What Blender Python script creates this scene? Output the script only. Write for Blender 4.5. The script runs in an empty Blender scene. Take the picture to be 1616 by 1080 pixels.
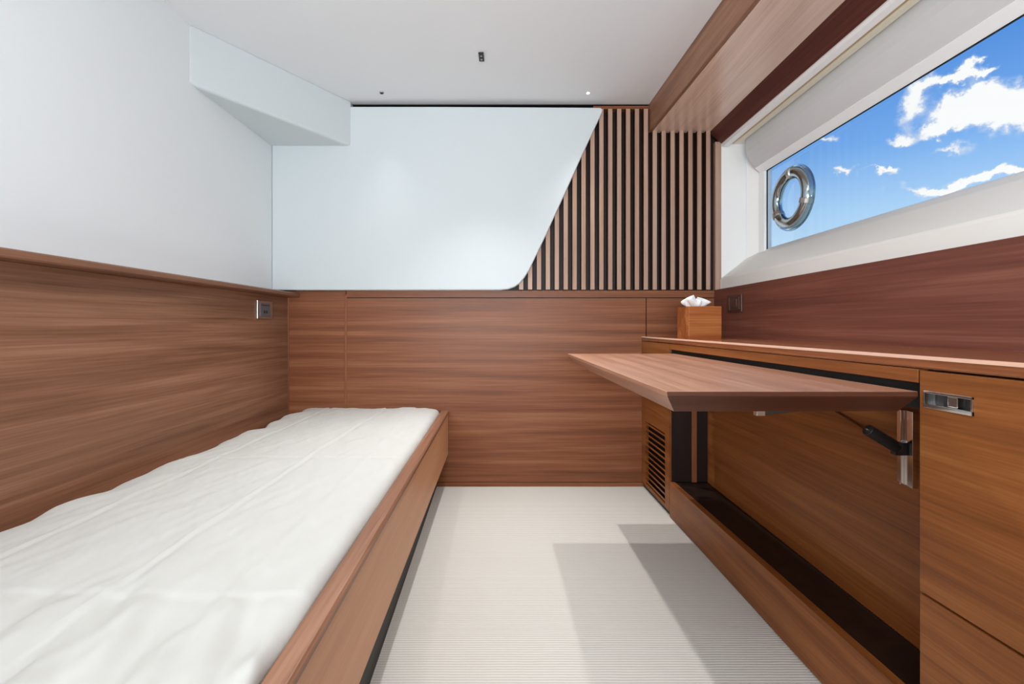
import bpy, bmesh, math, random
from mathutils import Vector, noise
random.seed(7)
U = 1/300.0            # one working unit = 1/300 m
D = 718.0              # back wall distance in units
EYE = 253.0            # eye height above the floor in units
CEIL = 348.0           # ceiling above the eye
SC = bpy.context.scene
COL = SC.collection

def W(x, y, h):        # working units -> metres (h relative to the eye)
    return Vector((x*U, y*U, (h+EYE)*U))

# ------------------------------------------------------------------ camera
cam = bpy.data.cameras.new('camera'); camo = bpy.data.objects.new('camera', cam)
COL.objects.link(camo); SC.camera = camo
camo.location = W(0, 0, 0); camo.rotation_euler = (math.radians(90), 0, 0)
cam.sensor_fit = 'HORIZONTAL'; cam.sensor_width = 36; cam.lens = 36*718/1616
cam.shift_x = 3/1616; cam.shift_y = -25/1616
cam.clip_start = 0.02

# ------------------------------------------------------------------ view
SC.view_settings.view_transform = 'Standard'
SC.view_settings.look = 'None'
SC.view_settings.gamma = 1
SC.view_settings.use_curve_mapping = False
SC.view_settings.exposure = 0.45

# ------------------------------------------------------------------ node helpers
def nodes_of(tree):
    tree.nodes.clear()
    return tree.nodes, tree.links
def nd(nt, typ, **kw):
    n = nt.nodes.new(typ)
    for k, v in kw.items():
        if k.startswith('i_'):
            n.inputs[int(k[2:])].default_value = v
        else:
            setattr(n, k, v)
    return n
def lk(nt, a, b): nt.links.new(a, b)
def fmath(nt, op, a, b=None, c=None, clamp=False):
    n = nt.nodes.new('ShaderNodeMath'); n.operation = op; n.use_clamp = clamp
    for i, v in enumerate((a, b, c)):
        if v is None: continue
        if hasattr(v, 'links'): nt.links.new(v, n.inputs[i])
        else: n.inputs[i].default_value = v
    return n.outputs[0]
def vmath(nt, op, a, b=None):
    n = nt.nodes.new('ShaderNodeVectorMath'); n.operation = op
    for i, v in enumerate((a, b)):
        if v is None: continue
        if hasattr(v, 'links'): nt.links.new(v, n.inputs[i])
        else: n.inputs[i].default_value = v
    return n
def sstep(nt, v, a, b):
    n = nt.nodes.new('ShaderNodeMapRange'); n.interpolation_type = 'SMOOTHSTEP'
    nt.links.new(v, n.inputs[0]); n.inputs[1].default_value = a; n.inputs[2].default_value = b
    return n.outputs[0]
def ramp(nt, fac, stops):
    n = nt.nodes.new('ShaderNodeValToRGB')
    e = n.color_ramp.elements
    while len(e) > 1: e.remove(e[-1])
    e[0].position, e[0].color = stops[0][0], (*stops[0][1], 1)
    for p, c in stops[1:]:
        k = e.new(p); k.color = (*c, 1)
    nt.links.new(fac, n.inputs[0])
    return n.outputs[0]
def srgb(r, g, b):
    f = lambda c: (c/255/12.92) if c/255 <= .04045 else ((c/255+.055)/1.055)**2.4
    return (f(r), f(g), f(b))

# ------------------------------------------------------------------ world: blue sky with broken cumulus
w = bpy.data.worlds.new('sky'); SC.world = w; w.use_nodes = True
nt = w.node_tree; nodes_of(nt)
tc = nd(nt, 'ShaderNodeTexCoord')
dirn = vmath(nt, 'NORMALIZE', tc.outputs['Generated']).outputs[0]
sep = nd(nt, 'ShaderNodeSeparateXYZ'); lk(nt, dirn, sep.inputs[0])
el = sep.outputs[2]
skyc = ramp(nt, el, [(0.0, srgb(196, 222, 240)), (0.12, srgb(196, 226, 248)), (0.2, srgb(172, 210, 246)),
                     (0.30, srgb(118, 172, 236)), (0.42, srgb(82, 142, 220)), (1.0, srgb(40, 92, 180))])
nz = nd(nt, 'ShaderNodeTexNoise'); nz.inputs['Scale'].default_value = 13; nz.inputs['Detail'].default_value = 7
nz.inputs['Roughness'].default_value = .62
lk(nt, dirn, nz.inputs['Vector'])
off = vmath(nt, 'SUBTRACT', nz.outputs['Color'], (.5, .5, .5)).outputs[0]
offs = vmath(nt, 'SCALE', off); offs.inputs['Scale'].default_value = .11
warp = vmath(nt, 'ADD', dirn, offs.outputs[0]).outputs[0]
# clouds of the horizon-side sky: (bearing vector, half width, half height) as angles
blobs = [((775, 718, 350), .070, .030), ((716, 718, 345), .038, .026), ((742, 718, 368), .030, .020), ((676, 718, 312), .03, .010), ((630, 718, 345), .026, .036), ((650, 718, 385), .030, .034), ((612, 718, 304), .03, .012),
         ((690, 718, 281), .050, .0105), ((702, 718, 392), .045, .012), ((735, 718, 398), .04, .006),
         ((665, 718, 220), .075, .010), ((735, 718, 236), .055, .0125), ((790, 718, 250), .06, .012),
         ((584, 718, 237), .0125, .010), ((565, 718, 238), .03, .003), ((523, 718, 240), .020, .008), ((470, 718, 127), .04, .004),
         ((502, 718, 296), .017, .014), ((900, 718, 380), .12, .04), ((1100, 718, 250), .1, .03)]
mask = None
for (c, rx, ry) in blobs:
    cv = Vector(c).normalized()
    right = cv.cross(Vector((0, 0, 1))).normalized(); up = right.cross(cv).normalized()
    dx = vmath(nt, 'DOT_PRODUCT', warp, tuple(right/(rx*.74))).outputs['Value']
    dy = fmath(nt, 'ADD', vmath(nt, 'DOT_PRODUCT', warp, tuple(up/(ry*.74))).outputs['Value'], 0.0)
    fr = vmath(nt, 'DOT_PRODUCT', dirn, tuple(cv)).outputs['Value']
    r2 = fmath(nt, 'ADD', fmath(nt, 'MULTIPLY', dx, dx), fmath(nt, 'MULTIPLY', dy, dy))
    m = fmath(nt, 'MULTIPLY', fmath(nt, 'EXPONENT', fmath(nt, 'MULTIPLY', r2, -1.0)), fmath(nt, 'GREATER_THAN', fr, 0.2))
    mask = m if mask is None else fmath(nt, 'ADD', mask, m)
n2 = nd(nt, 'ShaderNodeTexNoise'); n2.inputs['Scale'].default_value = 3.1; n2.inputs['Detail'].default_value = 6
n2.inputs['Roughness'].default_value = .6
lk(nt, vmath(nt, 'MULTIPLY', dirn, (1, 1, 2.6)).outputs[0], n2.inputs['Vector'])
gen = sstep(nt, n2.outputs[0], .56, .78)
side = sstep(nt, vmath(nt, 'DOT_PRODUCT', dirn, tuple(Vector((700, 718, 300)).normalized())).outputs['Value'], .93, .80)
gen = fmath(nt, 'MULTIPLY', gen, side)
n3 = nd(nt, 'ShaderNodeTexNoise'); n3.inputs['Scale'].default_value = 22; n3.inputs['Detail'].default_value = 8; n3.inputs['Roughness'].default_value = .65
lk(nt, dirn, n3.inputs['Vector'])
tot = fmath(nt, 'ADD', fmath(nt, 'MULTIPLY', mask, 1.2), fmath(nt, 'MULTIPLY', fmath(nt, 'SUBTRACT', n3.outputs[0], .5), 1.5))
tot = fmath(nt, 'MAXIMUM', sstep(nt, tot, .36, 1.35), gen)
cc = ramp(nt, sstep(nt, tot, .1, 1.0), [(0, srgb(215, 225, 240)), (.55, srgb(222, 227, 236)), (1, srgb(252, 251, 250))])
mx = nd(nt, 'ShaderNodeMix', data_type='RGBA'); lk(nt, tot, mx.inputs[0]); lk(nt, skyc, mx.inputs[6]); lk(nt, cc, mx.inputs[7])
sea = nd(nt, 'ShaderNodeMix', data_type='RGBA'); lk(nt, sstep(nt, el, .0, -.02), sea.inputs[0]); lk(nt, mx.outputs[2], sea.inputs[6])
sea.inputs[7].default_value = (*srgb(150, 178, 196), 1)
bg = nd(nt, 'ShaderNodeBackground'); lk(nt, sea.outputs[2], bg.inputs[0]); bg.inputs[1].default_value = 0.77
ow = nd(nt, 'ShaderNodeOutputWorld'); lk(nt, bg.outputs[0], ow.inputs[0])

# ------------------------------------------------------------------ lamps of the cabin, plus added fill lights
def spot(name, x, y, h, power, angle=130, blend=1.0, radius=.012, col=(1, .99, .97), aim=None):
    l = bpy.data.lights.new(name, 'SPOT'); l.energy = power; l.spot_size = math.radians(angle); l.spot_blend = blend
    l.shadow_soft_size = radius; l.color = col
    o = bpy.data.objects.new(name, l); COL.objects.link(o); o.location = W(x, y, h)
    if aim is not None:
        o.rotation_euler = (W(*aim)-o.location).to_track_quat('-Z', 'Y').to_euler()
    return o
PIN_R = (116, 677); PIN_L = (-191, 677); TWIN = (-37, 586)
spot('pin_light_beam', PIN_R[0], PIN_R[1], CEIL-4, 31, 84, aim=(90, 430, -EYE))
spot('pin_light_beam', PIN_L[0], PIN_L[1], CEIL-4, 11, 84, aim=(-160, 430, -EYE))
spot('twin_light_beam', TWIN[0], TWIN[1], CEIL-5, 46, 102, aim=(-30, 430, -EYE))
# added overhead fill light, out of view, to even out the cabin
FILL_PANELS = [(-60, -60)]
def area(name, x, y, h, sx, sy, power, col=(1, .98, .95)):
    l = bpy.data.lights.new(name, 'AREA'); l.shape = 'RECTANGLE'; l.size = sx; l.size_y = sy; l.energy = power; l.color = col
    o = bpy.data.objects.new(name, l); COL.objects.link(o); o.location = W(x, y, h)
    return o
area('ceiling_fill_light', 20, 70, CEIL-6, 1.1, .5, 5, (.90, .96, 1))
# long added fill light behind the viewpoint, unseen, tilted up along the cabin
wl_ = area('wall_fill_light', 0, -312, 30, 1.8, .16, 56, (.88, .95, 1))
wl_.data.spread = math.radians(135); wl_.data.energy = 37
wl_.rotation_euler = (W(60, 560, 420)-wl_.location).to_track_quat('-Z', 'Y').to_euler()

# ------------------------------------------------------------------ materials
def principled(name, col=(.8, .8, .8), rough=.5, metal=0, spec=.5, coat=0):
    m = bpy.data.materials.new(name); m.use_nodes = True
    t = m.node_tree; nodes_of(t)
    b = nd(t, 'ShaderNodeBsdfPrincipled'); o = nd(t, 'ShaderNodeOutputMaterial'); lk(t, b.outputs[0], o.inputs[0])
    b.inputs['Base Color'].default_value = (*col, 1); b.inputs['Roughness'].default_value = rough
    b.inputs['Metallic'].default_value = metal; b.inputs['Specular IOR Level'].default_value = spec
    b.inputs['Coat Weight'].default_value = coat
    return m, t, b
def bump(t, b, height, strength=.2, dist=.001):
    n = nd(t, 'ShaderNodeBump'); n.inputs['Strength'].default_value = strength; n.inputs['Distance'].default_value = dist
    lk(t, height, n.inputs['Height']); lk(t, n.outputs[0], b.inputs['Normal'])

def wood(name, axis, seed, dark, mid, light, rough=.42, fig=1.0, spec=.34):
    m, t, b = principled(name, mid, rough, spec=spec)
    geo = nd(t, 'ShaderNodeNewGeometry')
    s = [8.0, 8.0, 8.0]; s[axis] = .32
    p = vmath(t, 'ADD', geo.outputs['Position'], (seed*1.7, seed*2.3, seed*.9)).outputs[0]
    q = vmath(t, 'MULTIPLY', p, tuple(s)).outputs[0]
    # slow wandering of the figure
    n0 = nd(t, 'ShaderNodeTexNoise'); n0.inputs['Scale'].default_value = .55; n0.inputs['Detail'].default_value = 2
    lk(t, q, n0.inputs['Vector'])
    wv = fmath(t, 'MULTIPLY', fmath(t, 'SINE', fmath(t, 'MULTIPLY', n0.outputs[0], 46*fig)), .5)
    n1 = nd(t, 'ShaderNodeTexNoise'); n1.inputs['Scale'].default_value = 2.2; n1.inputs['Detail'].default_value = 4
    n1.inputs['Roughness'].default_value = .6
    lk(t, vmath(t, 'MULTIPLY', q, tuple(1.0 if i == axis else 1.6 for i in range(3))).outputs[0], n1.inputs['Vector'])
    fs = [190.0]*3; fs[axis] = 3.5
    n2 = nd(t, 'ShaderNodeTexNoise'); n2.inputs['Scale'].default_value = 1.0; n2.inputs['Detail'].default_value = 3
    lk(t, vmath(t, 'MULTIPLY', p, tuple(fs)).outputs[0], n2.inputs['Vector'])
    a = fmath(t, 'MULTIPLY', wv, .16)
    c = fmath(t, 'MULTIPLY', fmath(t, 'SUBTRACT', n1.outputs[0], .5), .8)
    d = fmath(t, 'MULTIPLY', fmath(t, 'SUBTRACT', n2.outputs[0], .5), .6)
    v = fmath(t, 'ADD', fmath(t, 'ADD', fmath(t, 'ADD', a, c), d), .5)
    colr = ramp(t, v, [(0.05, dark), (.5, mid), (.95, light)])
    lk(t, colr, b.inputs['Base Color'])
    rr = fmath(t, 'ADD', fmath(t, 'MULTIPLY', n2.outputs[0], .16), rough-.08); lk(t, rr, b.inputs['Roughness'])
    bump(t, b, n2.outputs[0], .12, .0006)
    return m
DK, MD, LT = srgb(92, 50, 27), srgb(144, 88, 57), srgb(180, 124, 88)
wood_x = wood('walnut_grain_x', 0, 1.0, srgb(84, 45, 24), srgb(134, 80, 50), srgb(168, 114, 80))
wood_y = wood('walnut_grain_y', 1, 2.0, srgb(86, 54, 37), srgb(140, 97, 73), srgb(176, 132, 105))
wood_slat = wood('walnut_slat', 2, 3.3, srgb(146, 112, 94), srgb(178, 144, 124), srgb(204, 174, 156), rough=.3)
flank_shade = wood('slat_flank_shade', 2, 3.3, srgb(36, 18, 12), srgb(62, 33, 22), srgb(84, 48, 33), rough=.5)  # darker copy of the slat wood, painting shade on the flanks
wood_soffit = wood('walnut_soffit_glare', 1, 3.9, srgb(190, 154, 134), srgb(220, 186, 166), srgb(232, 204, 188), rough=.2, spec=.9)  # paled: window glare is put into the base colour
wood_z = wood('walnut_grain_z', 2, 3.0, DK, MD, LT)
wood_y2 = wood('walnut_cabinet', 1, 5.3, srgb(84, 42, 15), srgb(132, 76, 34), srgb(164, 106, 56))
edge_highlight, _, _ = principled('painted_edge_highlight', srgb(214, 170, 146), .25, spec=.8)  # pale colour painting the highlight along the counter edge
wood_maroon = wood('dark_reddish_board', 1, 8.8, srgb(56, 27, 22), srgb(84, 44, 37), srgb(110, 66, 56), rough=.4)
wood_counter = wood('polished_walnut_counter', 1, 5.9, srgb(86, 44, 22), srgb(132, 76, 44), srgb(168, 110, 66), rough=.22, spec=1.0)
wood_r = wood('walnut_red_side', 1, 8.1, srgb(78, 38, 30), srgb(118, 68, 54), srgb(150, 98, 80))
wood_bed = wood('lit_walnut_bed_board', 1, 4.4, srgb(188, 130, 92), srgb(206, 150, 110), srgb(220, 168, 128), rough=.45, fig=.6)  # lightened: light falling on the board is put into the colour
wood_top = wood('walnut_table_top_sheen', 1, 6.1, srgb(118, 78, 58), srgb(166, 116, 90), srgb(198, 150, 124), rough=.36, spec=1.0)  # lightened: sheen on the table is put into the base colour
wood_edge = wood('walnut_table_edge_shade', 0, 6.7, srgb(52, 26, 16), srgb(78, 42, 27), srgb(104, 62, 42), rough=.4)  # darkened: shade on the undercut ends is put into the colour
wood_box = wood('tissue_box_wood', 0, 9.1, srgb(90, 36, 10), srgb(150, 78, 30), srgb(205, 140, 80), rough=.3)

def fabric(name, col, rough=.9, sc=900, st=.25):
    m, t, b = principled(name, col, rough, spec=.2)
    geo = nd(t, 'ShaderNodeNewGeometry')
    n = nd(t, 'ShaderNodeTexNoise'); n.inputs['Scale'].default_value = sc; n.inputs['Detail'].default_value = 2
    lk(t, geo.outputs['Position'], n.inputs['Vector']); bump(t, b, n.outputs[0], st, .0005)
    return m
white_wall = fabric('white_wall_vinyl', srgb(212, 219, 221), .55, 500, .12)
white_left = fabric('white_hull_lining', srgb(240, 244, 246), .5, 500, .12)
white_ceil = fabric('white_headliner', srgb(232, 233, 234), .6, 500, .12)
white_gloss, _, _ = principled('white_window_lining', srgb(248, 248, 246), .35)
cream, _, _ = principled('cream_window_sill', srgb(240, 238, 232), .45)
blind_grey = fabric('grey_blind_fabric', srgb(214, 214, 214), .8, 900, .2)
bar_white, _, _ = principled('white_blind_bar', srgb(252, 252, 250), .3)
ivory, _, _ = principled('ivory_blind_rail', srgb(235, 230, 208), .4)
tan_groove, _, _ = principled('tan_track_slot', srgb(190, 168, 130), .6)
sheet = fabric('off_white_cotton', srgb(200, 199, 194), .92, 1300, .25)
tissue_m = fabric('tissue_paper', srgb(246, 246, 246), .95, 600, .3)
black, _, _ = principled('black_shadow_gap', (.006, .006, .006), .6)
blackp, _, _ = principled('black_lacquer', (.012, .01, .009), .5)
chrome, _, _ = principled('polished_steel', (.82, .80, .77), .12, 1)
ring_metal, _, _ = principled('blue_grey_steel', (.42, .50, .53), .14, 1)
satin, _, _ = principled('satin_steel', (.55, .53, .50), .3, 1)
bronze, _, _ = principled('dark_bronze_plate', srgb(92, 62, 54), .35, .3)
grey_p, _, _ = principled('grey_socket_insert', srgb(96, 96, 100), .4)
dark_kick, _, _ = principled('dark_kick_board', srgb(42, 38, 34), .6)

def make_carpet():
    m, t, b = principled('ribbed_beige_carpet', srgb(216, 211, 202), .95, spec=.1)
    geo = nd(t, 'ShaderNodeNewGeometry')
    sp = nd(t, 'ShaderNodeSeparateXYZ'); lk(t, geo.outputs['Position'], sp.inputs[0])
    wob = nd(t, 'ShaderNodeTexNoise'); wob.inputs['Scale'].default_value = 12; lk(t, geo.outputs['Position'], wob.inputs['Vector'])
    yy = fmath(t, 'ADD', sp.outputs[1], fmath(t, 'MULTIPLY', wob.outputs[0], .003))
    rib = fmath(t, 'SINE', fmath(t, 'MULTIPLY', yy, 2*math.pi/.0085))
    rib = fmath(t, 'ADD', fmath(t, 'MULTIPLY', rib, .5), .5)
    n = nd(t, 'ShaderNodeTexNoise'); n.inputs['Scale'].default_value = 420; n.inputs['Detail'].default_value = 3
    lk(t, geo.outputs['Position'], n.inputs['Vector'])
    v = fmath(t, 'ADD', fmath(t, 'MULTIPLY', rib, .6), fmath(t, 'MULTIPLY', n.outputs[0], .5))
    c = ramp(t, v, [(.1, srgb(190, 186, 178)), (.6, srgb(210, 207, 200)), (1, srgb(224, 221, 215))])
    lk(t, c, b.inputs['Base Color']); bump(t, b, v, .5, .0025)
    return m
carpet = make_carpet()

def make_glass():
    m = bpy.data.materials.new('window_glass'); m.use_nodes = True; t = m.node_tree; nodes_of(t)
    tr = nd(t, 'ShaderNodeBsdfTransparent'); gl = nd(t, 'ShaderNodeBsdfGlossy'); gl.inputs['Roughness'].default_value = .01
    fr = nd(t, 'ShaderNodeFresnel'); fr.inputs[0].default_value = 1.12
    tr.inputs[0].default_value = (.97, .985, .99, 1)
    mxs = nd(t, 'ShaderNodeMixShader'); lk(t, fr.outputs[0], mxs.inputs[0]); lk(t, tr.outputs[0], mxs.inputs[1]); lk(t, gl.outputs[0], mxs.inputs[2])
    o = nd(t, 'ShaderNodeOutputMaterial'); lk(t, mxs.outputs[0], o.inputs[0])
    return m
glass = make_glass()
ring_glass, _, _b = principled('thick_clear_rim', (.75, .88, .88), .03)
_b.inputs['Transmission Weight'].default_value = .9; _b.inputs['IOR'].default_value = 1.4
def emit(name, col, st):
    m = bpy.data.materials.new(name); m.use_nodes = True; t = m.node_tree; nodes_of(t)
    e = nd(t, 'ShaderNodeEmission'); e.inputs[0].default_value = (*col, 1); e.inputs[1].default_value = st
    o = nd(t, 'ShaderNodeOutputMaterial'); lk(t, e.outputs[0], o.inputs[0]); return m
lamp_on = emit('lit_lens', (1, .98, .95), 3)
fill_diffuser_on = emit('lit_fill_diffuser', (1, .98, .95), 1.5)

# ------------------------------------------------------------------ mesh helpers (vertices given in working units)
def base_of(parent):
    b = Vector((0, 0, 0)); p = parent
    while p is not None:
        b += p.location; p = p.parent
    return b
def finish(name, bm, mat, parent=None, bev=0.0, smooth=False, seg=2):
    bmesh.ops.recalc_face_normals(bm, faces=bm.faces[:])
    me = bpy.data.meshes.new(name); bm.to_mesh(me); bm.free()
    b = base_of(parent)
    for v in me.vertices: v.co -= b
    me.materials.append(mat)
    if smooth:
        for f in me.polygons: f.use_smooth = True
    o = bpy.data.objects.new(name, me); COL.objects.link(o)
    if parent is not None: o.parent = parent
    if bev > 0:
        md = o.modifiers.new('edge', 'BEVEL'); md.width = bev; md.segments = seg; md.limit_method = 'ANGLE'; md.angle_limit = math.radians(35)
        if not smooth:
            md.harden_normals = False
    return o
def hull(bm, pts):      # 8 points, bottom 4 then top 4
    v = [bm.verts.new(p) for p in pts]
    for f in ((0, 3, 2, 1), (4, 5, 6, 7), (0, 1, 5, 4), (1, 2, 6, 5), (2, 3, 7, 6), (3, 0, 4, 7)):
        bm.faces.new([v[i] for i in f])
def box(bm, x0, x1, y0, y1, h0, h1, k=0.0):
    s = lambda y: k*(1-y/D)
    hull(bm, [W(x0+s(y0), y0, h0), W(x1+s(y0), y0, h0), W(x1+s(y1), y1, h0), W(x0+s(y1), y1, h0),
              W(x0+s(y0), y0, h1), W(x1+s(y0), y0, h1), W(x1+s(y1), y1, h1), W(x0+s(y1), y1, h1)])
def prism_y(bm, prof, y0, y1, k=0.0):     # profile (x,h) swept along depth
    a = [bm.verts.new(W(x+k*(1-y0/D), y0, h)) for x, h in prof]
    b = [bm.verts.new(W(x+k*(1-y1/D), y1, h)) for x, h in prof]
    n = len(prof)
    bm.faces.new(a); bm.faces.new(b[::-1])
    for i in range(n): bm.faces.new([a[i], b[i], b[(i+1) % n], a[(i+1) % n]])
def prism_z(bm, poly, h0, h1):            # footprint (x,y) extruded vertically
    a = [bm.verts.new(W(x, y, h0)) for x, y in poly]; b = [bm.verts.new(W(x, y, h1)) for x, y in poly]
    n = len(poly); bm.faces.new(a[::-1]); bm.faces.new(b)
    for i in range(n): bm.faces.new([a[i], a[(i+1) % n], b[(i+1) % n], b[i]])
def prism_back(bm, poly, y0, y1):         # outline (x,h) facing the camera, thickness y0..y1
    a = [bm.verts.new(W(x, y0, h)) for x, h in poly]; b = [bm.verts.new(W(x, y1, h)) for x, h in poly]
    n = len(poly); bm.faces.new(a); bm.faces.new(b[::-1])
    for i in range(n): bm.faces.new([a[i], b[i], b[(i+1) % n], a[(i+1) % n]])
def tube(bm, p, q, r, n=16, r2=None):     # metres
    p, q = Vector(p), Vector(q); ax = (q-p).normalized()
    t = ax.orthogonal().normalized(); s = ax.cross(t); r2 = r if r2 is None else r2
    A = [bm.verts.new(p+(t*math.cos(2*math.pi*i/n)+s*math.sin(2*math.pi*i/n))*r) for i in range(n)]
    B = [bm.verts.new(q+(t*math.cos(2*math.pi*i/n)+s*math.sin(2*math.pi*i/n))*r2) for i in range(n)]
    bm.faces.new(A[::-1]); bm.faces.new(B)
    for i in range(n): bm.faces.new([A[i], A[(i+1) % n], B[(i+1) % n], B[i]])
def torus(bm, c, R, r, axis='x', n=64, m=14, flat=1.0):
    rows = []
    for i in range(n):
        a = 2*math.pi*i/n; row = []
        for j in range(m):
            b = 2*math.pi*j/m; rad = R+r*math.cos(b); off = r*flat*math.sin(b)
            row.append(bm.verts.new((c[0]+off, c[1]+rad*math.cos(a), c[2]+rad*math.sin(a))))
        rows.append(row)
    for i in range(n):
        for j in range(m):
            bm.faces.new([rows[i][j], rows[(i+1) % n][j], rows[(i+1) % n][(j+1) % m], rows[i][(j+1) % m]])
def mk(name, mat, parent, *boxes, bev=0.0015, k=0.0):
    bm = bmesh.new()
    for b in boxes: box(bm, *b, k=k)
    return finish(name, bm, mat, parent, bev)
def mkp(name, mat, parent, prof, y0, y1, k=0.0, bev=0.0015, smooth=False):
    bm = bmesh.new(); prism_y(bm, prof, y0, y1, k); return finish(name, bm, mat, parent, bev, smooth)
def struct(o): o['kind'] = 'structure'; return o
def tag(o, label, cat, group=None):
    o['label'] = label; o['category'] = cat
    if group: o['group'] = group
    return o
def thing(name, x, y, h, label, cat, group=None):
    o = bpy.data.objects.new(name, None); COL.objects.link(o); o.location = W(x, y, h); o.empty_display_size = .05
    return tag(o, label, cat, group)

KV = 27.5       # valance
KR = 21.0       # the right-hand joinery opens out towards the door by this much
BACK = -330     # wall behind the camera

# ================================================================== SETTING
struct(mk('floor', carpet, None, (-400, 420, BACK, D+20, -EYE-12, -EYE), bev=0))
# headliner, stops short of the back wall to leave the shadow gap
struct(mk('ceiling', white_ceil, None, (-400, 420, BACK, D-4, CEIL, CEIL+10), bev=0))
struct(mk('trim_1', black, None, (-380, 420, D-4, D+14, CEIL-.5, CEIL+10), bev=0))

# left wall: white upper lining, walnut wainscot with a projecting rail
wl = struct(mk('wall_left', white_left, None, (-385, -369, BACK, D+12, 40, CEIL+2), bev=0))
mk('wainscot_panel', wood_y, wl, (-385, -350, BACK, D, -EYE, 45), bev=.001)
mkp('rail', wood_y, wl, [(-385, 45.2), (-333, 45.2), (-331.5, 46.5), (-331.5, 50.5), (-333, 51.8), (-385, 51.8)], BACK, D, bev=.001)

# back wall
wb = struct(mk('wall_back', blackp, None, (-385, 334, D+7, D+14, -EYE, CEIL), bev=0))
mk('wainscot_panel', wood_x, wb, (-350, -259.5, D, D+7, -EYE, 55.4), bev=.001)
mk('wainscot_panel', wood_x, wb, (-258, 214.2, D, D+7, -EYE+6.5, 44.2), bev=.001)
mk('wainscot_panel', wood_x, wb, (215.6, 322, D, D+7, -EYE+6.5, 44.2), bev=.001)
mk('cover_strip', wood_z, wb, (-261, -257.5, D-1.2, D+3, -EYE, 50), bev=.001)
mk('top_rail', wood_x, wb, (-258, 322, D-1.5, D+7, 45.2, 56.2), bev=.0012)
mk('corner_bead', wood_z, wb, (-350.5, -348.5, D-1.5, D+2, -EYE, 45), bev=.0005)
struct(mk('baseboard_back', wood_x, None, (-115, 212, D-1.5, D+6, -EYE, -EYE+6), bev=.001))
# backing behind the slats: wood darkened as painted shade, then the slats themselves
wood_shade = wood('recess_shade_wood', 2, 7.7, srgb(18, 9, 6), srgb(32, 17, 11), srgb(46, 26, 18), rough=.5)  # shade in gaps and recesses is put into this wood's colour
mk('slat_backing', wood_shade, wb, (-20, 322, D+3, D+7, 56.2, CEIL-5), bev=0)
mk('slat_head_rail', wood_x, wb, (130, 222, D-7, D+3, CEIL-8.5, CEIL-3.5), bev=.001)
s = .979   # slat faces stand proud of the wainscot
for i in range(22):
    cx = (820.3 + i*14.06 + 2.2 - 805)*((D-9)/D)
    bm = bmesh.new()
    htop = 305 if cx > 212 else CEIL-9
    box(bm, cx-3.4, cx+3.4, D-9, D+3, 57.0, htop)
    so = finish('slat', bm, wood_slat, wb, .0006)
    so.data.materials.append(flank_shade)
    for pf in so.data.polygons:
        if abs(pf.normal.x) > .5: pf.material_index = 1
# curved white panel in front of the slats
def B2(px, py, y): return ((px-805)*y/D, (515-py)*y/D)
yp = D-14
outl = [(429, 168), (700, 168.2), (948, 169.5), (951.5, 172.5), (950, 178), (916, 251), (896, 296), (876, 339.5), (858, 379), (843, 410),
        (835.5, 426), (827.5, 438.5), (820, 447.5), (812, 453), (802, 456.6), (790, 458), (620, 458), (429, 458)]
bm = bmesh.new(); prism_back(bm, [B2(px, py, yp) for px, py in outl], yp, D+2)
wp = finish('upper_lining_panel', bm, white_wall, wb, .006, seg=3)
# white corner bulkhead under the ceiling
bm = bmesh.new()
prism_z(bm, [(-370, 522), (-247, D-14), (-247, D+2), (-370, D+2)], 279, CEIL+1)
struct(finish('trim_2', bm, white_wall, None, .012, seg=4))

# right wall
wr = struct(mk('wall_right', wood_r, None, (322, 386, BACK, D+12, -EYE, 57), bev=.001))
mk('corner_post', wood_slat, wr, (322.5, 332, D-3, D+8, 56.5, 290), bev=.001)
mk('wall_upper', wood_y, wr, (332, 410, BACK, D+12, 291, CEIL+2), bev=0)
mk('wall_end', wood_y, wr, (332, 410, BACK, 119, 57, 291), bev=0)
# wall behind the camera
wf = struct(mk('wall_front', white_wall, None, (-400, 440, BACK-12, BACK, 45, CEIL), bev=0))
mk('wainscot_panel', wood_x, wf, (-385, 440, BACK-12, BACK+2, -EYE, 45), bev=.001)

# window 1 : deep white reveal, sloped sill, glass with the hull outside
G = 385
win = bpy.data.objects.new('window_1', None); COL.objects.link(win); win.location = W(G, 420, 118); win['kind'] = 'structure'
WY0, WY1 = 130, D-1
mkp('sill', cream, win, [(330.5, 57.5), (330.5, 73), (332.5, 76), (372, 107), (G+4, 117.5), (G+18, 117.5), (G+18, 57.5)], WY0, WY1-1, bev=.003)
mk('reveal_panel', white_gloss, win, (332, 372, WY1-1, D+8, 57.5, 288), bev=.002)
bm = bmesh.new()
hull(bm, [W(371, WY1-2, 57.5), W(G+2, 697, 57.5), W(G+2, 699, 57.5), W(G+2, D+4, 57.5),
          W(371, WY1-2, 288), W(G+2, 697, 288), W(G+2, 699, 288), W(G+2, D+4, 288)])
finish('reveal_panel', bm, white_gloss, win, .004)
mk('reveal_panel', white_gloss, win, (332, G+25, 120, 131, 57.5, 288), bev=.002)
mk('soffit_lining', white_gloss, win, (332, G+25, 125, D, 286.5, 291), bev=.001)
mk('window_frame', bar_white, win, (G-3, G+8, 684, 698, 112, 240), (G-3, G+8, 131, 144, 112, 240), bev=.002)
mk('rubber_seal', black, win, (G+.5, G+2, 683.2, 684.2, 114, 238), (G+.5, G+2, 144, 684, 233.6, 235), bev=0)
mk('glass_pane', glass, win, (G+2, G+4.5, 138, 690, 114, 240), bev=0)
mk('hull_frame', white_gloss, win, (G+4.5, G+9, 125, 700, 238, 290), bev=0)
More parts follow.
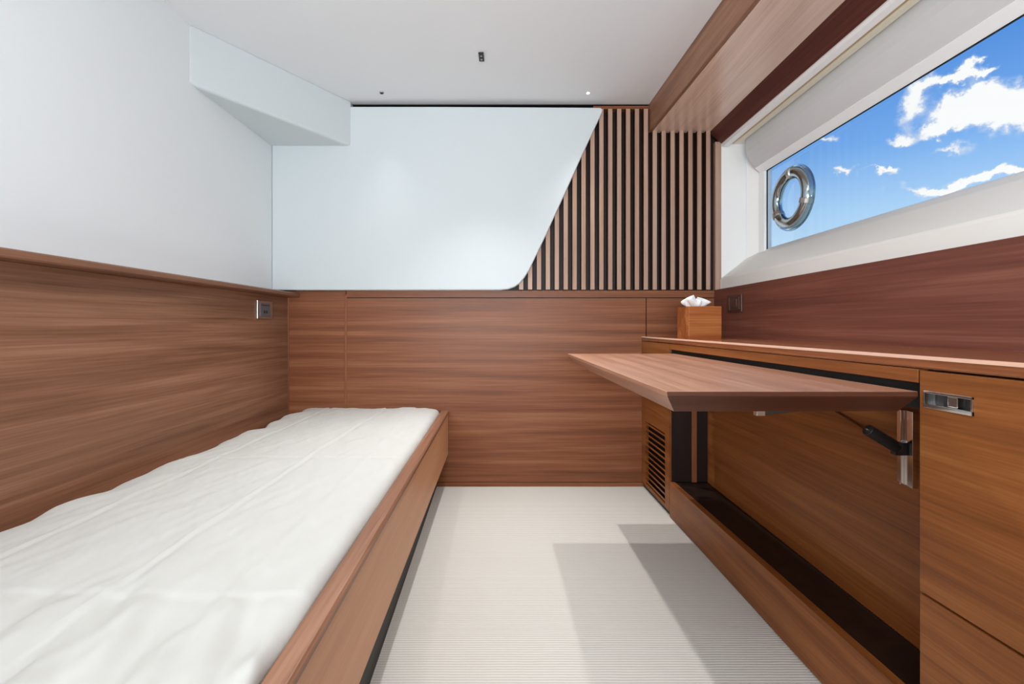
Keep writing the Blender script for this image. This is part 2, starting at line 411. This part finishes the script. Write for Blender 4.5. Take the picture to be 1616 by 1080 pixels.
# chrome ring fitted on the glass
rc = W(G+1, 625, 176)
bm = bmesh.new(); torus(bm, rc, .1130, .0250, flat=.9)
ring = finish('porthole_ring', bm, ring_metal, win, 0, True); ring['label'] = 'chrome ring with clear outer rim fixed on the glass'
bm = bmesh.new(); torus(bm, (rc[0]+.006, rc[1], rc[2]), .1400, .0085, flat=1.4); finish('clear_rim', bm, ring_glass, ring, 0, True)
bm = bmesh.new()
for a in (200, 330, 95):
    ca, sa = math.cos(math.radians(a)), math.sin(math.radians(a))
    p = Vector((rc[0], rc[1]+.113*ca, rc[2]+.113*sa)); tdir = Vector((0, -sa, ca))
    tube(bm, p-tdir*.011, p+tdir*.011, .0275, 20)
finish('ring_clamp', bm, satin, ring, .002, False)

# valance box over the slats (parallel with the cabinets below)
prof_v = [(217.5, CEIL+2), (217.5, 304.5), (222, 304.5), (222, CEIL+2)]
tv = struct(mkp('trim_3', wood_y, None, prof_v, BACK, D-1, KV, bev=.001))
bm = bmesh.new()
hull(bm, [W(222.8, D-1, 304.5), W(313, D-1, 304.5), W(313, BACK, 304.5), W(222.8+KV*(1-BACK/D), BACK, 304.5),
          W(222.8, D-1, 309), W(313, D-1, 309), W(313, BACK, 309), W(222.8+KV*(1-BACK/D), BACK, 309)])
finish('soffit_board', bm, wood_soffit, tv, .0008)
mkp('angled_board', wood_maroon, tv, [(313.5, 304.5), (332.6, 286.3), (336, 288), (336, 309), (313.5, 309)], BACK, D-1, bev=.0008)

# roller blind drawn up at the head of the window
rb = thing('roller_blind', 355, 420, 284, 'white roller blind pulled up along the top of the window', 'blind')
mkp('head_rail', bar_white, rb, [(332.6, 281.6), (341, 281.0), (341, 286.4), (332.6, 286.4)], 135, D-4, bev=.0005)
mkp('track_slot', tan_groove, rb, [(341, 284.2), (346.4, 283.2), (346.4, 286.4), (341, 286.4)], 135, D-12, bev=0)
mkp('head_rail', ivory, rb, [(346.4, 282.2), (355.5, 282.6), (355.5, 286.4), (346.4, 286.4)], 135, D-20, bev=.0005)
face = [(359.2, 286.4), (359.2, 272), (360.2, 264), (363, 256), (367.5, 248.5), (373.5, 241)]
mkp('blind_cassette', blind_grey, rb, face+[(377, 243), (371, 251), (366.5, 258), (364, 265), (363, 272), (363, 286.4)], 145, D-24, bev=0)
mkp('bottom_bar', bar_white, rb, [(373, 240.4), (374.5, 242.6), (381, 243), (385, 240), (385, 234.2), (383.2, 233.2)], 145, D-24, bev=.001)

# ================================================================== BED
bed = thing('bed', -210, 400, -EYE, 'built-in walnut single bed base with plain side board along the left wall', 'bed')
BY0 = 20
def bedx(y): return 20*(1-y/D)
mkp('side_board', wood_bed, bed, [(-104, -136), (-97.5, -136), (-97.5, -201), (-104, -201)], BY0, D-2, 20)
mkp('top_rim', wood_y, bed, [(-109, -134), (-107.5, -132.6), (-98.2, -132.6), (-96.8, -134), (-96.8, -137), (-109, -140)], BY0, D-2, 20, bev=.001)
mkp('kick_board', dark_kick, bed, [(-122, -201), (-115.5, -201), (-115.5, -EYE+.3), (-122, -EYE+.3)], BY0, D-2, 30)
mkp('bed_base', wood_bed, bed, [(-348, -153), (-104, -153), (-104, -160), (-348, -160)], BY0, D-2, 0)
mk('foot_board', wood_bed, bed, (-349, -80, BY0-8, BY0, -EYE+1, -133))

# mattress under a loose white cover
def mattress():
    bm = bmesh.new()
    nx, ny = 150, 340
    y0, y1 = 45.0, D-4
    rows = []
    for j in range(ny+1):
        y = y0+(y1-y0)*j/ny; f = y/D; row = []
        xl = -323 + 2.6*math.sin(y*.055+1.0)+1.8*math.sin(y*.131)+1.3*noise.noise(Vector((y*.02, 3, 1)))
        xr = -109.8 + 20*(1-f)
        for i in range(-6, nx+7):
            s = min(max(i/nx, 0), 1)
            x = xl+(xr-xl)*s
            h = -127.3
            # rounded shoulders
            dl = (x-xl); dr = (xr-x)
            h -= 5.0*math.exp(-dl/5.0) + 6.5*math.exp(-dr/3.2)
            dy1 = y1-y; h -= 4.0*math.exp(-dy1/3.0)
            # ironed fold lines
            for fx, hh in ((-196, 1.0), (-284, .8)):
                d = x-(fx+2*math.sin(y*.01)); h += hh*.8*math.exp(-(d/1.3)**2) - .7*math.exp(-((d-3)/3.2)**2)
            d = x+142-8*math.sin(y*.006); h += .5*math.exp(-(d/3.0)**2)
            for fy in (.305, .62):
                d = y-(fy*D+1.5*math.sin(x*.05)); h += (.35+.3*noise.noise(Vector((x*.03, fy*9, 1))))*math.exp(-(d/1.2)**2)-.5*math.exp(-((d+4)/4)**2)
            # soft billows and long drag wrinkles
            h += 2.0*noise.noise(Vector((x*.016, y*.007, 2.0)))
            h += 1.3*noise.noise(Vector((x*.05+y*.022, y*.018, 7.0)))
            h += 1.0*noise.noise(Vector((x*.11-y*.035, y*.022, 9.0)))*.6+.25*noise.noise(Vector((x*.2+y*.09, y*.07-x*.05, 3.0)))
            g = 1/(1+math.exp((y-.30*D)/9.0))
            h += g*3.2*math.sin((x+140)*.17*(1+.0012*(y-200))+.6*noise.noise(Vector((x*.02, y*.02, 4))))*(.5+.5*noise.noise(Vector((x*.03, 1, 5))))
            h += g*.9*math.sin((x+.35*y)*.31)
            lift = 1.8*math.sin(y*.06+.5)+1.2*math.sin(y*.117)
            h += lift*math.exp(-dl/14)
            # right front corner flap lifting over the rim
            q = math.exp(-((y-195)/16)**2)*math.exp(-(dr/16)**2); h -= 2.2*q
            q = math.exp(-((y-172)/7)**2)*math.exp(-(dr/9)**2); h += 2.5*q
            if i < 0: x = xl-.3; h -= (-i)*3.6
            if i > nx: x = xr+.2; h -= (i-nx)*2.6
            h = max(h, -152.5)
            yy = y
            # rounded far corners
            if j > ny-8:
                if s > .94: yy -= 6*((s-.94)/.06)**2*((j-(ny-8))/8)
                if s < .04: yy -= 8*((.04-s)/.04)**2*((j-(ny-8))/8)
            row.append(bm.verts.new(W(x, yy, h)))
        rows.append(row)
    # drop at the two ends
    for end, yy in ((0, y0-1), (-1, y1+.6)):
        row = [bm.verts.new((v.co.x, min(max(v.co.y+(-.003 if end == 0 else .002), 0), y1*U+.004), (EYE-152.5)*U)) for v in rows[end]]
        if end == 0: rows.insert(0, row)
        else: rows.append(row)
    for a, b in zip(rows, rows[1:]):
        for i in range(len(a)-1): bm.faces.new([a[i], a[i+1], b[i+1], b[i]])
    bm.faces.new([r[0] for r in rows]+[rows[-1][i] for i in range(1, len(rows[0]))]+[r[-1] for r in rows[::-1][1:]]+[rows[0][i] for i in range(len(rows[0])-2, 0, -1)])
    return finish('mattress', bm, sheet, None, 0, True)
tag(mattress(), 'white bed mattress in creased cotton cover with pressed fold lines', 'mattress')

# ================================================================== RIGHT-HAND JOINERY
FX = 207.5
def kx(y): return KR*(1-y/D)
yB0, yB1 = 247.0, 602.0    # the open bay (front end, back end)
# countertop
ct = mkp('countertop', wood_counter, None, [(FX-.5, -18.2), (FX-.2, -17.2), (FX+.7, -16.5), (FX+2, -16.3), (322, -16.3), (322, -22.8), (FX+.2, -22.8), (FX-.5, -22)], -150, D-.5, 0, bev=0)
# shear only the room-side edge
for v in ct.data.vertices:
    if v.co.x < .9: v.co.x += kx(v.co.y/U)*U
highlight_bm = bmesh.new(); prism_y(highlight_bm, [(FX-.9, -17.9), (FX-.6, -16.8), (FX+.4, -16.0), (FX+1.4, -16.0), (FX+1.4, -17.9)], -150, D-1, KR)
finish('edge_highlight_strip', highlight_bm, edge_highlight, ct, 0)  # strip added as a painted highlight on the nosing
tag(ct, 'long walnut countertop ledge running under the window wall', 'countertop')

# unit at the far end with the louvred vent
lc = thing('louvre_cabinet', 214, 660, -EYE, 'narrow walnut cabinet front with slatted air vent beside back wall', 'cabinet')
LY0, LY1 = 618, 702
mk('front_frame', wood_y2, lc, (FX, FX+6, LY1, D-.5, -EYE+7, -23.4), (FX, FX+6, yB1+1, LY0, -EYE+7, -23.4),
   (FX, FX+6, LY0, LY1, -146, -23.4), (FX, FX+6, LY0, LY1, -EYE+7, -242), bev=0, k=KR)
mk('vent_backing', black, lc, (FX+7, FX+9, yB1+3, D-1, -EYE+7, -130), bev=0, k=KR)
n = 12; pit = (242-146)/n
first = None
for i in range(n):
    z = -146-pit*(i+.5)
    bm = bmesh.new(); prism_y(bm, [(FX+.5, z+2.2), (FX+.5, z-.6), (FX+5, z-4.0), (FX+5, z-2.0)], LY0, LY1, KR)
    finish('louvre_slat', bm, wood_y2, lc, 0)
mk('side_panel', wood_shade, lc, (FX+3, 260, yB1+.6, yB1+4, -206.5, -23.4), bev=0, k=KR)  # bay side carries painted shade
mk('plinth', dark_kick, lc, (FX+3, FX+9, yB1, D-1, -EYE+.3, -EYE+7), bev=0, k=KR)

# open bay that the table folds out of
bay = thing('table_bay', 235, 420, -EYE, 'open walnut recess beneath counter behind fold-down table, low curb in front', 'cabinet')
mk('slot_shade', black, bay, (FX+6.2, FX+9, yB0+.5, yB1-3, -46, -23.6), bev=0, k=KR)  # black strip painting the shade in the slot above the table
mk('side_strip', wood_z, bay, (240, 246, yB1-2.6, yB1-.4, -206, -80), bev=.0006)
mk('fascia', wood_y2, bay, (FX, FX+6, yB0, yB1, -30.7, -23.3), bev=.0006, k=KR)
mk('back_panel', wood_y2, bay, (261, 266, yB0+.3, yB1-.3, -206.5, -23.3), bev=0)
mk('curb_board', wood_y2, bay, (FX, FX+7, yB0, yB1, -EYE+1.5, -206), bev=.0012, k=KR)
mk('shelf', wood_shade, bay, (FX+7, 261, yB0, yB1, -212, -207), bev=0, k=0)  # shade on the recess floor is in its colour
for v in [o for o in bay.children if o.name.startswith('shelf')][0].data.vertices:
    wx = v.co.x + bay.location.x
    if wx < .8: v.co.x += kx((v.co.y+bay.location.y)/U)*U + .004

# cabinet with door and drawer, next to the bay
dc = thing('drawer_cabinet', 235, 120, -EYE, 'walnut cabinet with flush-pull door above a drawer, right of the table', 'cabinet')
DY0 = 20
mk('carcass', wood_y2, dc, (FX+7.5, 318, DY0, yB0-.5, -EYE+8, -24), bev=0, k=0)
for v in [o for o in dc.children][0].data.vertices:
    wx = v.co.x + dc.location.x
    if wx < .9: v.co.x += kx((v.co.y+dc.location.y)/U)*U
mk('plinth', dark_kick, dc, (FX+9, FX+14, DY0, yB0-1, -EYE+.3, -EYE+8), bev=0, k=KR)
# front edge of the door, with a cut-out for the flush pull
hy1, hy0 = 243.0, 218.0     # pull, far and near ends
hz1, hz0 = -34.2, -43.2
def hole_panel(name, parent, x0, x1, y0, y1, h0, h1, cut):
    cy0, cy1, ch0, ch1 = cut
    bm = bmesh.new()
    ys = [y0, cy0, cy1, y1]; hs = [h0, ch0, ch1, h1]
    def P(x, i, j): return W(x+kx(ys[i]), ys[i], hs[j])
    A = [[bm.verts.new(P(x0, i, j)) for j in range(4)] for i in range(4)]
    Bk = [[bm.verts.new(P(x1, i, j)) for j in range(4)] for i in range(4)]
    for i in range(3):
        for j in range(3):
            if i == 1 and j == 1: continue
            bm.faces.new([A[i][j], A[i+1][j], A[i+1][j+1], A[i][j+1]]); bm.faces.new([Bk[i][j], Bk[i][j+1], Bk[i+1][j+1], Bk[i+1][j]])
    for i in range(3):
        for j in (0, 3): bm.faces.new([A[i][j], A[i+1][j], Bk[i+1][j], Bk[i][j]])
        for a in (0, 3): bm.faces.new([A[a][i], A[a][i+1], Bk[a][i+1], Bk[a][i]])
    for (a, b) in (((1, 1), (2, 1)), ((2, 1), (2, 2)), ((2, 2), (1, 2)), ((1, 2), (1, 1))):
        bm.faces.new([A[a[0]][a[1]], A[b[0]][b[1]], Bk[b[0]][b[1]], Bk[a[0]][a[1]]])
    return finish(name, bm, wood_y2, parent, .0006)
door = hole_panel('door', dc, FX, FX+7, DY0, yB0-1.2, -142.8, -23.9, (hy0, hy1, hz0, hz1))
hd = mk('flush_pull', chrome, door, (FX-.8, FX+5, hy0, hy1, hz1-1.2, hz1), (FX-.8, FX+5, hy0, hy1, hz0, hz0+2.0),
        (FX-.8, FX+5, hy0, hy0+.8, hz0, hz1), (FX-.8, FX+5, hy1-.8, hy1, hz0, hz1), bev=.0004, k=KR)
mk('pull_recess', blackp, door, (FX+5.0, FX+6.4, hy0, hy1, hz0, hz1), bev=0, k=KR)
mk('pull_button', chrome, door, (FX+.8, FX+5, 226.5, 231.5, hz0+2.2, hz1-1.6), bev=.0008, k=KR)
mk('drawer', wood_y2, dc, (FX, FX+7, DY0, yB0-1.2, -EYE+8, -144.2), bev=.0008, k=KR)

# ================================================================== FOLD-DOWN TABLE
tb = thing('fold_down_table', 150, 415, -35, 'walnut fold-down table top held out level from the right-hand cabinets', 'table')
bm = bmesh.new()
TY0, TY1 = 245.5, 583.0
th = 10.0
top = [(84.5, TY0), (FX+kx(TY0)-1, TY0), (FX+kx(TY1)-1, TY1), (73.5, TY1)]
a = [bm.verts.new(W(x, y, -35.3)) for x, y in top]
# underside with slanting near and far ends
bot = [(93, TY0+13), (FX+kx(TY0)-1, TY0+13), (FX+kx(TY1)-1, TY1-17), (84, TY1-17)]
mid = [(84.8, TY0), (FX+kx(TY0)-1, TY0), (FX+kx(TY1)-1, TY1), (73.8, TY1)]
c = [bm.verts.new(W(x, y, -38)) for x, y in mid]
b = [bm.verts.new(W(x, y, -35.3-13.2)) for x, y in bot]
bm.faces.new(a); bm.faces.new(b[::-1])
for P, Q in ((a, c), (c, b)):
    for i in range(4): bm.faces.new([P[i], P[(i+1) % 4], Q[(i+1) % 4], Q[i]])
tt = finish('table_top', bm, wood_top, tb, .0012)
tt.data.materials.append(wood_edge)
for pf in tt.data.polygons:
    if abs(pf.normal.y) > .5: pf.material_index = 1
mk('catch_plate', satin, tb, (147, 152, 271, 275, -53.5, -48.4), bev=.0005)
bm = bmesh.new(); prism_back(bm, [(152, -48.4), (190, -48.4), (178, -50.5), (152, -53)], 271.5, 273.5); finish('catch_arm', bm, blackp, tb, .0005)
def strut(yc, px0):
    st = bpy.data.objects.new('gas_strut', None); COL.objects.link(st); st.parent = tb
    b0 = W(252, yc, -80); st.location = b0-tb.location
    r0, r1, r2 = W(199, yc, -47), W(233, yc, -67.5), W(253, yc, -79.5)
    bm = bmesh.new(); tube(bm, r0, r1, .0032, 12); finish('rod', bm, chrome, st, 0)
    bm = bmesh.new(); tube(bm, r1, r2, .0125, 20); finish('cylinder', bm, blackp, st, .002)
    mk('table_bracket', satin, st, (194, 205, yc-2.5, yc+2.5, -49.5, -45.4), bev=.0005)
    mk('slide_rail', chrome, st, (257.5, 260.9, yc-6, yc-3.2, -104, -55), (258.6, 260.9, yc-3.2, yc+1.6, -104, -55),
       (256.5, 260.9, yc+1.6, yc+3.2, -104, -55), (258, 260.9, yc+4.6, yc+6.6, -103, -55), bev=.0006)
    mk('lower_pivot', blackp, st, (250, 260, yc-2.2, yc+2.2, -84, -76), bev=.001)
strut(297, 0); strut(585, 0)

# ================================================================== SMALL THINGS
# tissue box on the counter
bx0, bx1, by0, by1 = 229, 271, 583, 623
tbx = thing('tissue_box', 250, 602, -16.4, 'square wooden tissue box on counter in the far corner', 'box')
bh0, bh1 = -16.3, 25.5
mk('box_side', wood_box, tbx, (bx0, bx1, by0, by0+2.2, bh0, bh1), bev=.0008)
mk('box_side', wood_box, tbx, (bx0, bx1, by1-2.2, by1, bh0, bh1), bev=.0008)
mk('box_side', wood_box, tbx, (bx0, bx0+2.2, by0+2.2, by1-2.2, bh0, bh1), bev=.0008)
mk('box_side', wood_box, tbx, (bx1-2.2, bx1, by0+2.2, by1-2.2, bh0, bh1), bev=.0008)
mk('box_lid', wood_box, tbx, (bx0+2.2, bx1-2.2, by0+2.2, by0+13, bh1-3.4, bh1-1), (bx0+2.2, bx1-2.2, by1-13, by1-2.2, bh1-3.4, bh1-1),
   (bx0+2.2, bx0+9, by0+13, by1-13, bh1-3.4, bh1-1), (bx1-9, bx1-2.2, by0+13, by1-13, bh1-3.4, bh1-1), bev=.0005)
def tissue():
    bm = bmesh.new(); n, m = 40, 12; rows = []
    for j in range(m+1):
        v = j/m; row = []
        for i in range(n):
            a = 2*math.pi*i/n
            r = (4+9.5*math.sin(min(v*1.25, 1)*math.pi/2)*(1-.25*v))*(1+.3*math.sin(3*a+2*v)+.18*math.sin(7*a-3*v))
            r *= (1 if v < .7 else 1-.75*((v-.7)/.3)**2)
            h = bh1-2.5+16*v+(2.2*math.sin(2*a+1)+1.4*math.sin(5*a))*v
            h -= 4*v*max(0, math.cos(a))
            row.append(bm.verts.new(W(247+1.35*r*math.cos(a)-2, 602+.8*r*math.sin(a), h)))
        rows.append(row)
    for A, Bq in zip(rows, rows[1:]):
        for i in range(n): bm.faces.new([A[i], A[(i+1) % n], Bq[(i+1) % n], Bq[i]])
    bm.faces.new(rows[-1]); bm.faces.new(rows[0][::-1])
    return finish('tissue', bm, tissue_m, None, 0, True)
tag(tissue(), 'crumpled white paper tissues sticking out of wooden box top', 'tissue')

# socket plates
sp = thing('wall_socket', -349, 647, 22, 'satin metal socket plate on left wainscot above the bed', 'socket')
mk('face_plate', satin, sp, (-350, -348, 627, 667, 10, 36), bev=.0015)
mk('socket_insert', grey_p, sp, (-348.6, -347.4, 633.5, 659, 13.5, 32.5), bev=.0006)
mk('contact_hole', black, sp, (-347.6, -347.1, 642, 645, 18, 22), (-347.6, -347.1, 648, 651, 18, 22), (-347.6, -347.1, 637, 656, 29, 30), bev=0)
sp = thing('wall_socket', 321, 650, 33, 'dark bronze socket plate on right wall beside tissue box', 'socket')
mk('face_plate', bronze, sp, (320.2, 322, 630, 671, 20, 45), bev=.0015)
mk('inner_frame', bronze, sp, (319.4, 320.6, 636, 665, 22.5, 23.6), (319.4, 320.6, 636, 665, 41.4, 42.5), (319.4, 320.6, 636, 637.5, 22.5, 42.5), (319.4, 320.6, 663.5, 665, 22.5, 42.5), bev=.0003)
mk('socket_insert', bronze, sp, (319.6, 320.6, 643, 658, 27, 38), bev=.0006)

# ceiling lamps
def pin(x, y, lens, label):
    t = thing('pin_light', x, y, CEIL, label, 'ceiling light')
    b = W(x, y, CEIL)
    bm = bmesh.new(); tube(bm, b-Vector((0, 0, .004)), b+Vector((0, 0, .002)), .011, 24, .0125); finish('bezel', bm, chrome if lens is lamp_on else satin, t, 0)
    bm = bmesh.new(); tube(bm, b-Vector((0, 0, .0055)), b-Vector((0, 0, .0035)), .008, 20); finish('lens', bm, lens, t, 0)
pin(PIN_R[0], PIN_R[1], lamp_on, 'tiny lit round ceiling pin light on the window side')
pin(PIN_L[0], PIN_L[1], blackp, 'tiny dark round ceiling pin light nearer the corner bulkhead')
t = thing('twin_light', TWIN[0], TWIN[1], CEIL, 'small black ceiling light with two lenses near cabin centre', 'ceiling light')
mk('housing', blackp, t, (TWIN[0]-3.3, TWIN[0]+3.3, TWIN[1]-8.5, TWIN[1]+8.5, CEIL-2.2, CEIL+1), bev=.001)
for dy in (-3.9, 3.9):
    b = W(TWIN[0], TWIN[1]+dy, CEIL-2.2)
    bm = bmesh.new(); tube(bm, b-Vector((0, 0, .0012)), b, .0042, 18); finish('lens', bm, satin, t, 0)
t = thing('added_fill_panel', 20, 70, CEIL, 'added flat fill panel on the ceiling, unseen, directly above the viewpoint', 'ceiling light')  # added for fill, outside the view
mk('fill_panel_frame', bar_white, t, (-150, 190, -8, -3, CEIL-4, CEIL), (-150, 190, 143, 148, CEIL-4, CEIL), (-150, -145, -3, 143, CEIL-4, CEIL), (185, 190, -3, 143, CEIL-4, CEIL), bev=.001)
mk('fill_diffuser', fill_diffuser_on, t, (-145, 185, -3, 143, CEIL-3, CEIL-1), bev=0)

t = thing('added_fill_lamp', 0, -322, 30, 'long white added fill lamp, unseen, on the wall behind the viewpoint', 'wall lamp')  # added to supply even fill from behind the viewpoint
mk('fill_lamp_housing', bar_white, t, (-285, 285, BACK, -318, 18, 42), bev=.003)
mk('fill_diffuser', fill_diffuser_on, t, (-279, 279, -318, -316, 21, 39), bev=.002)
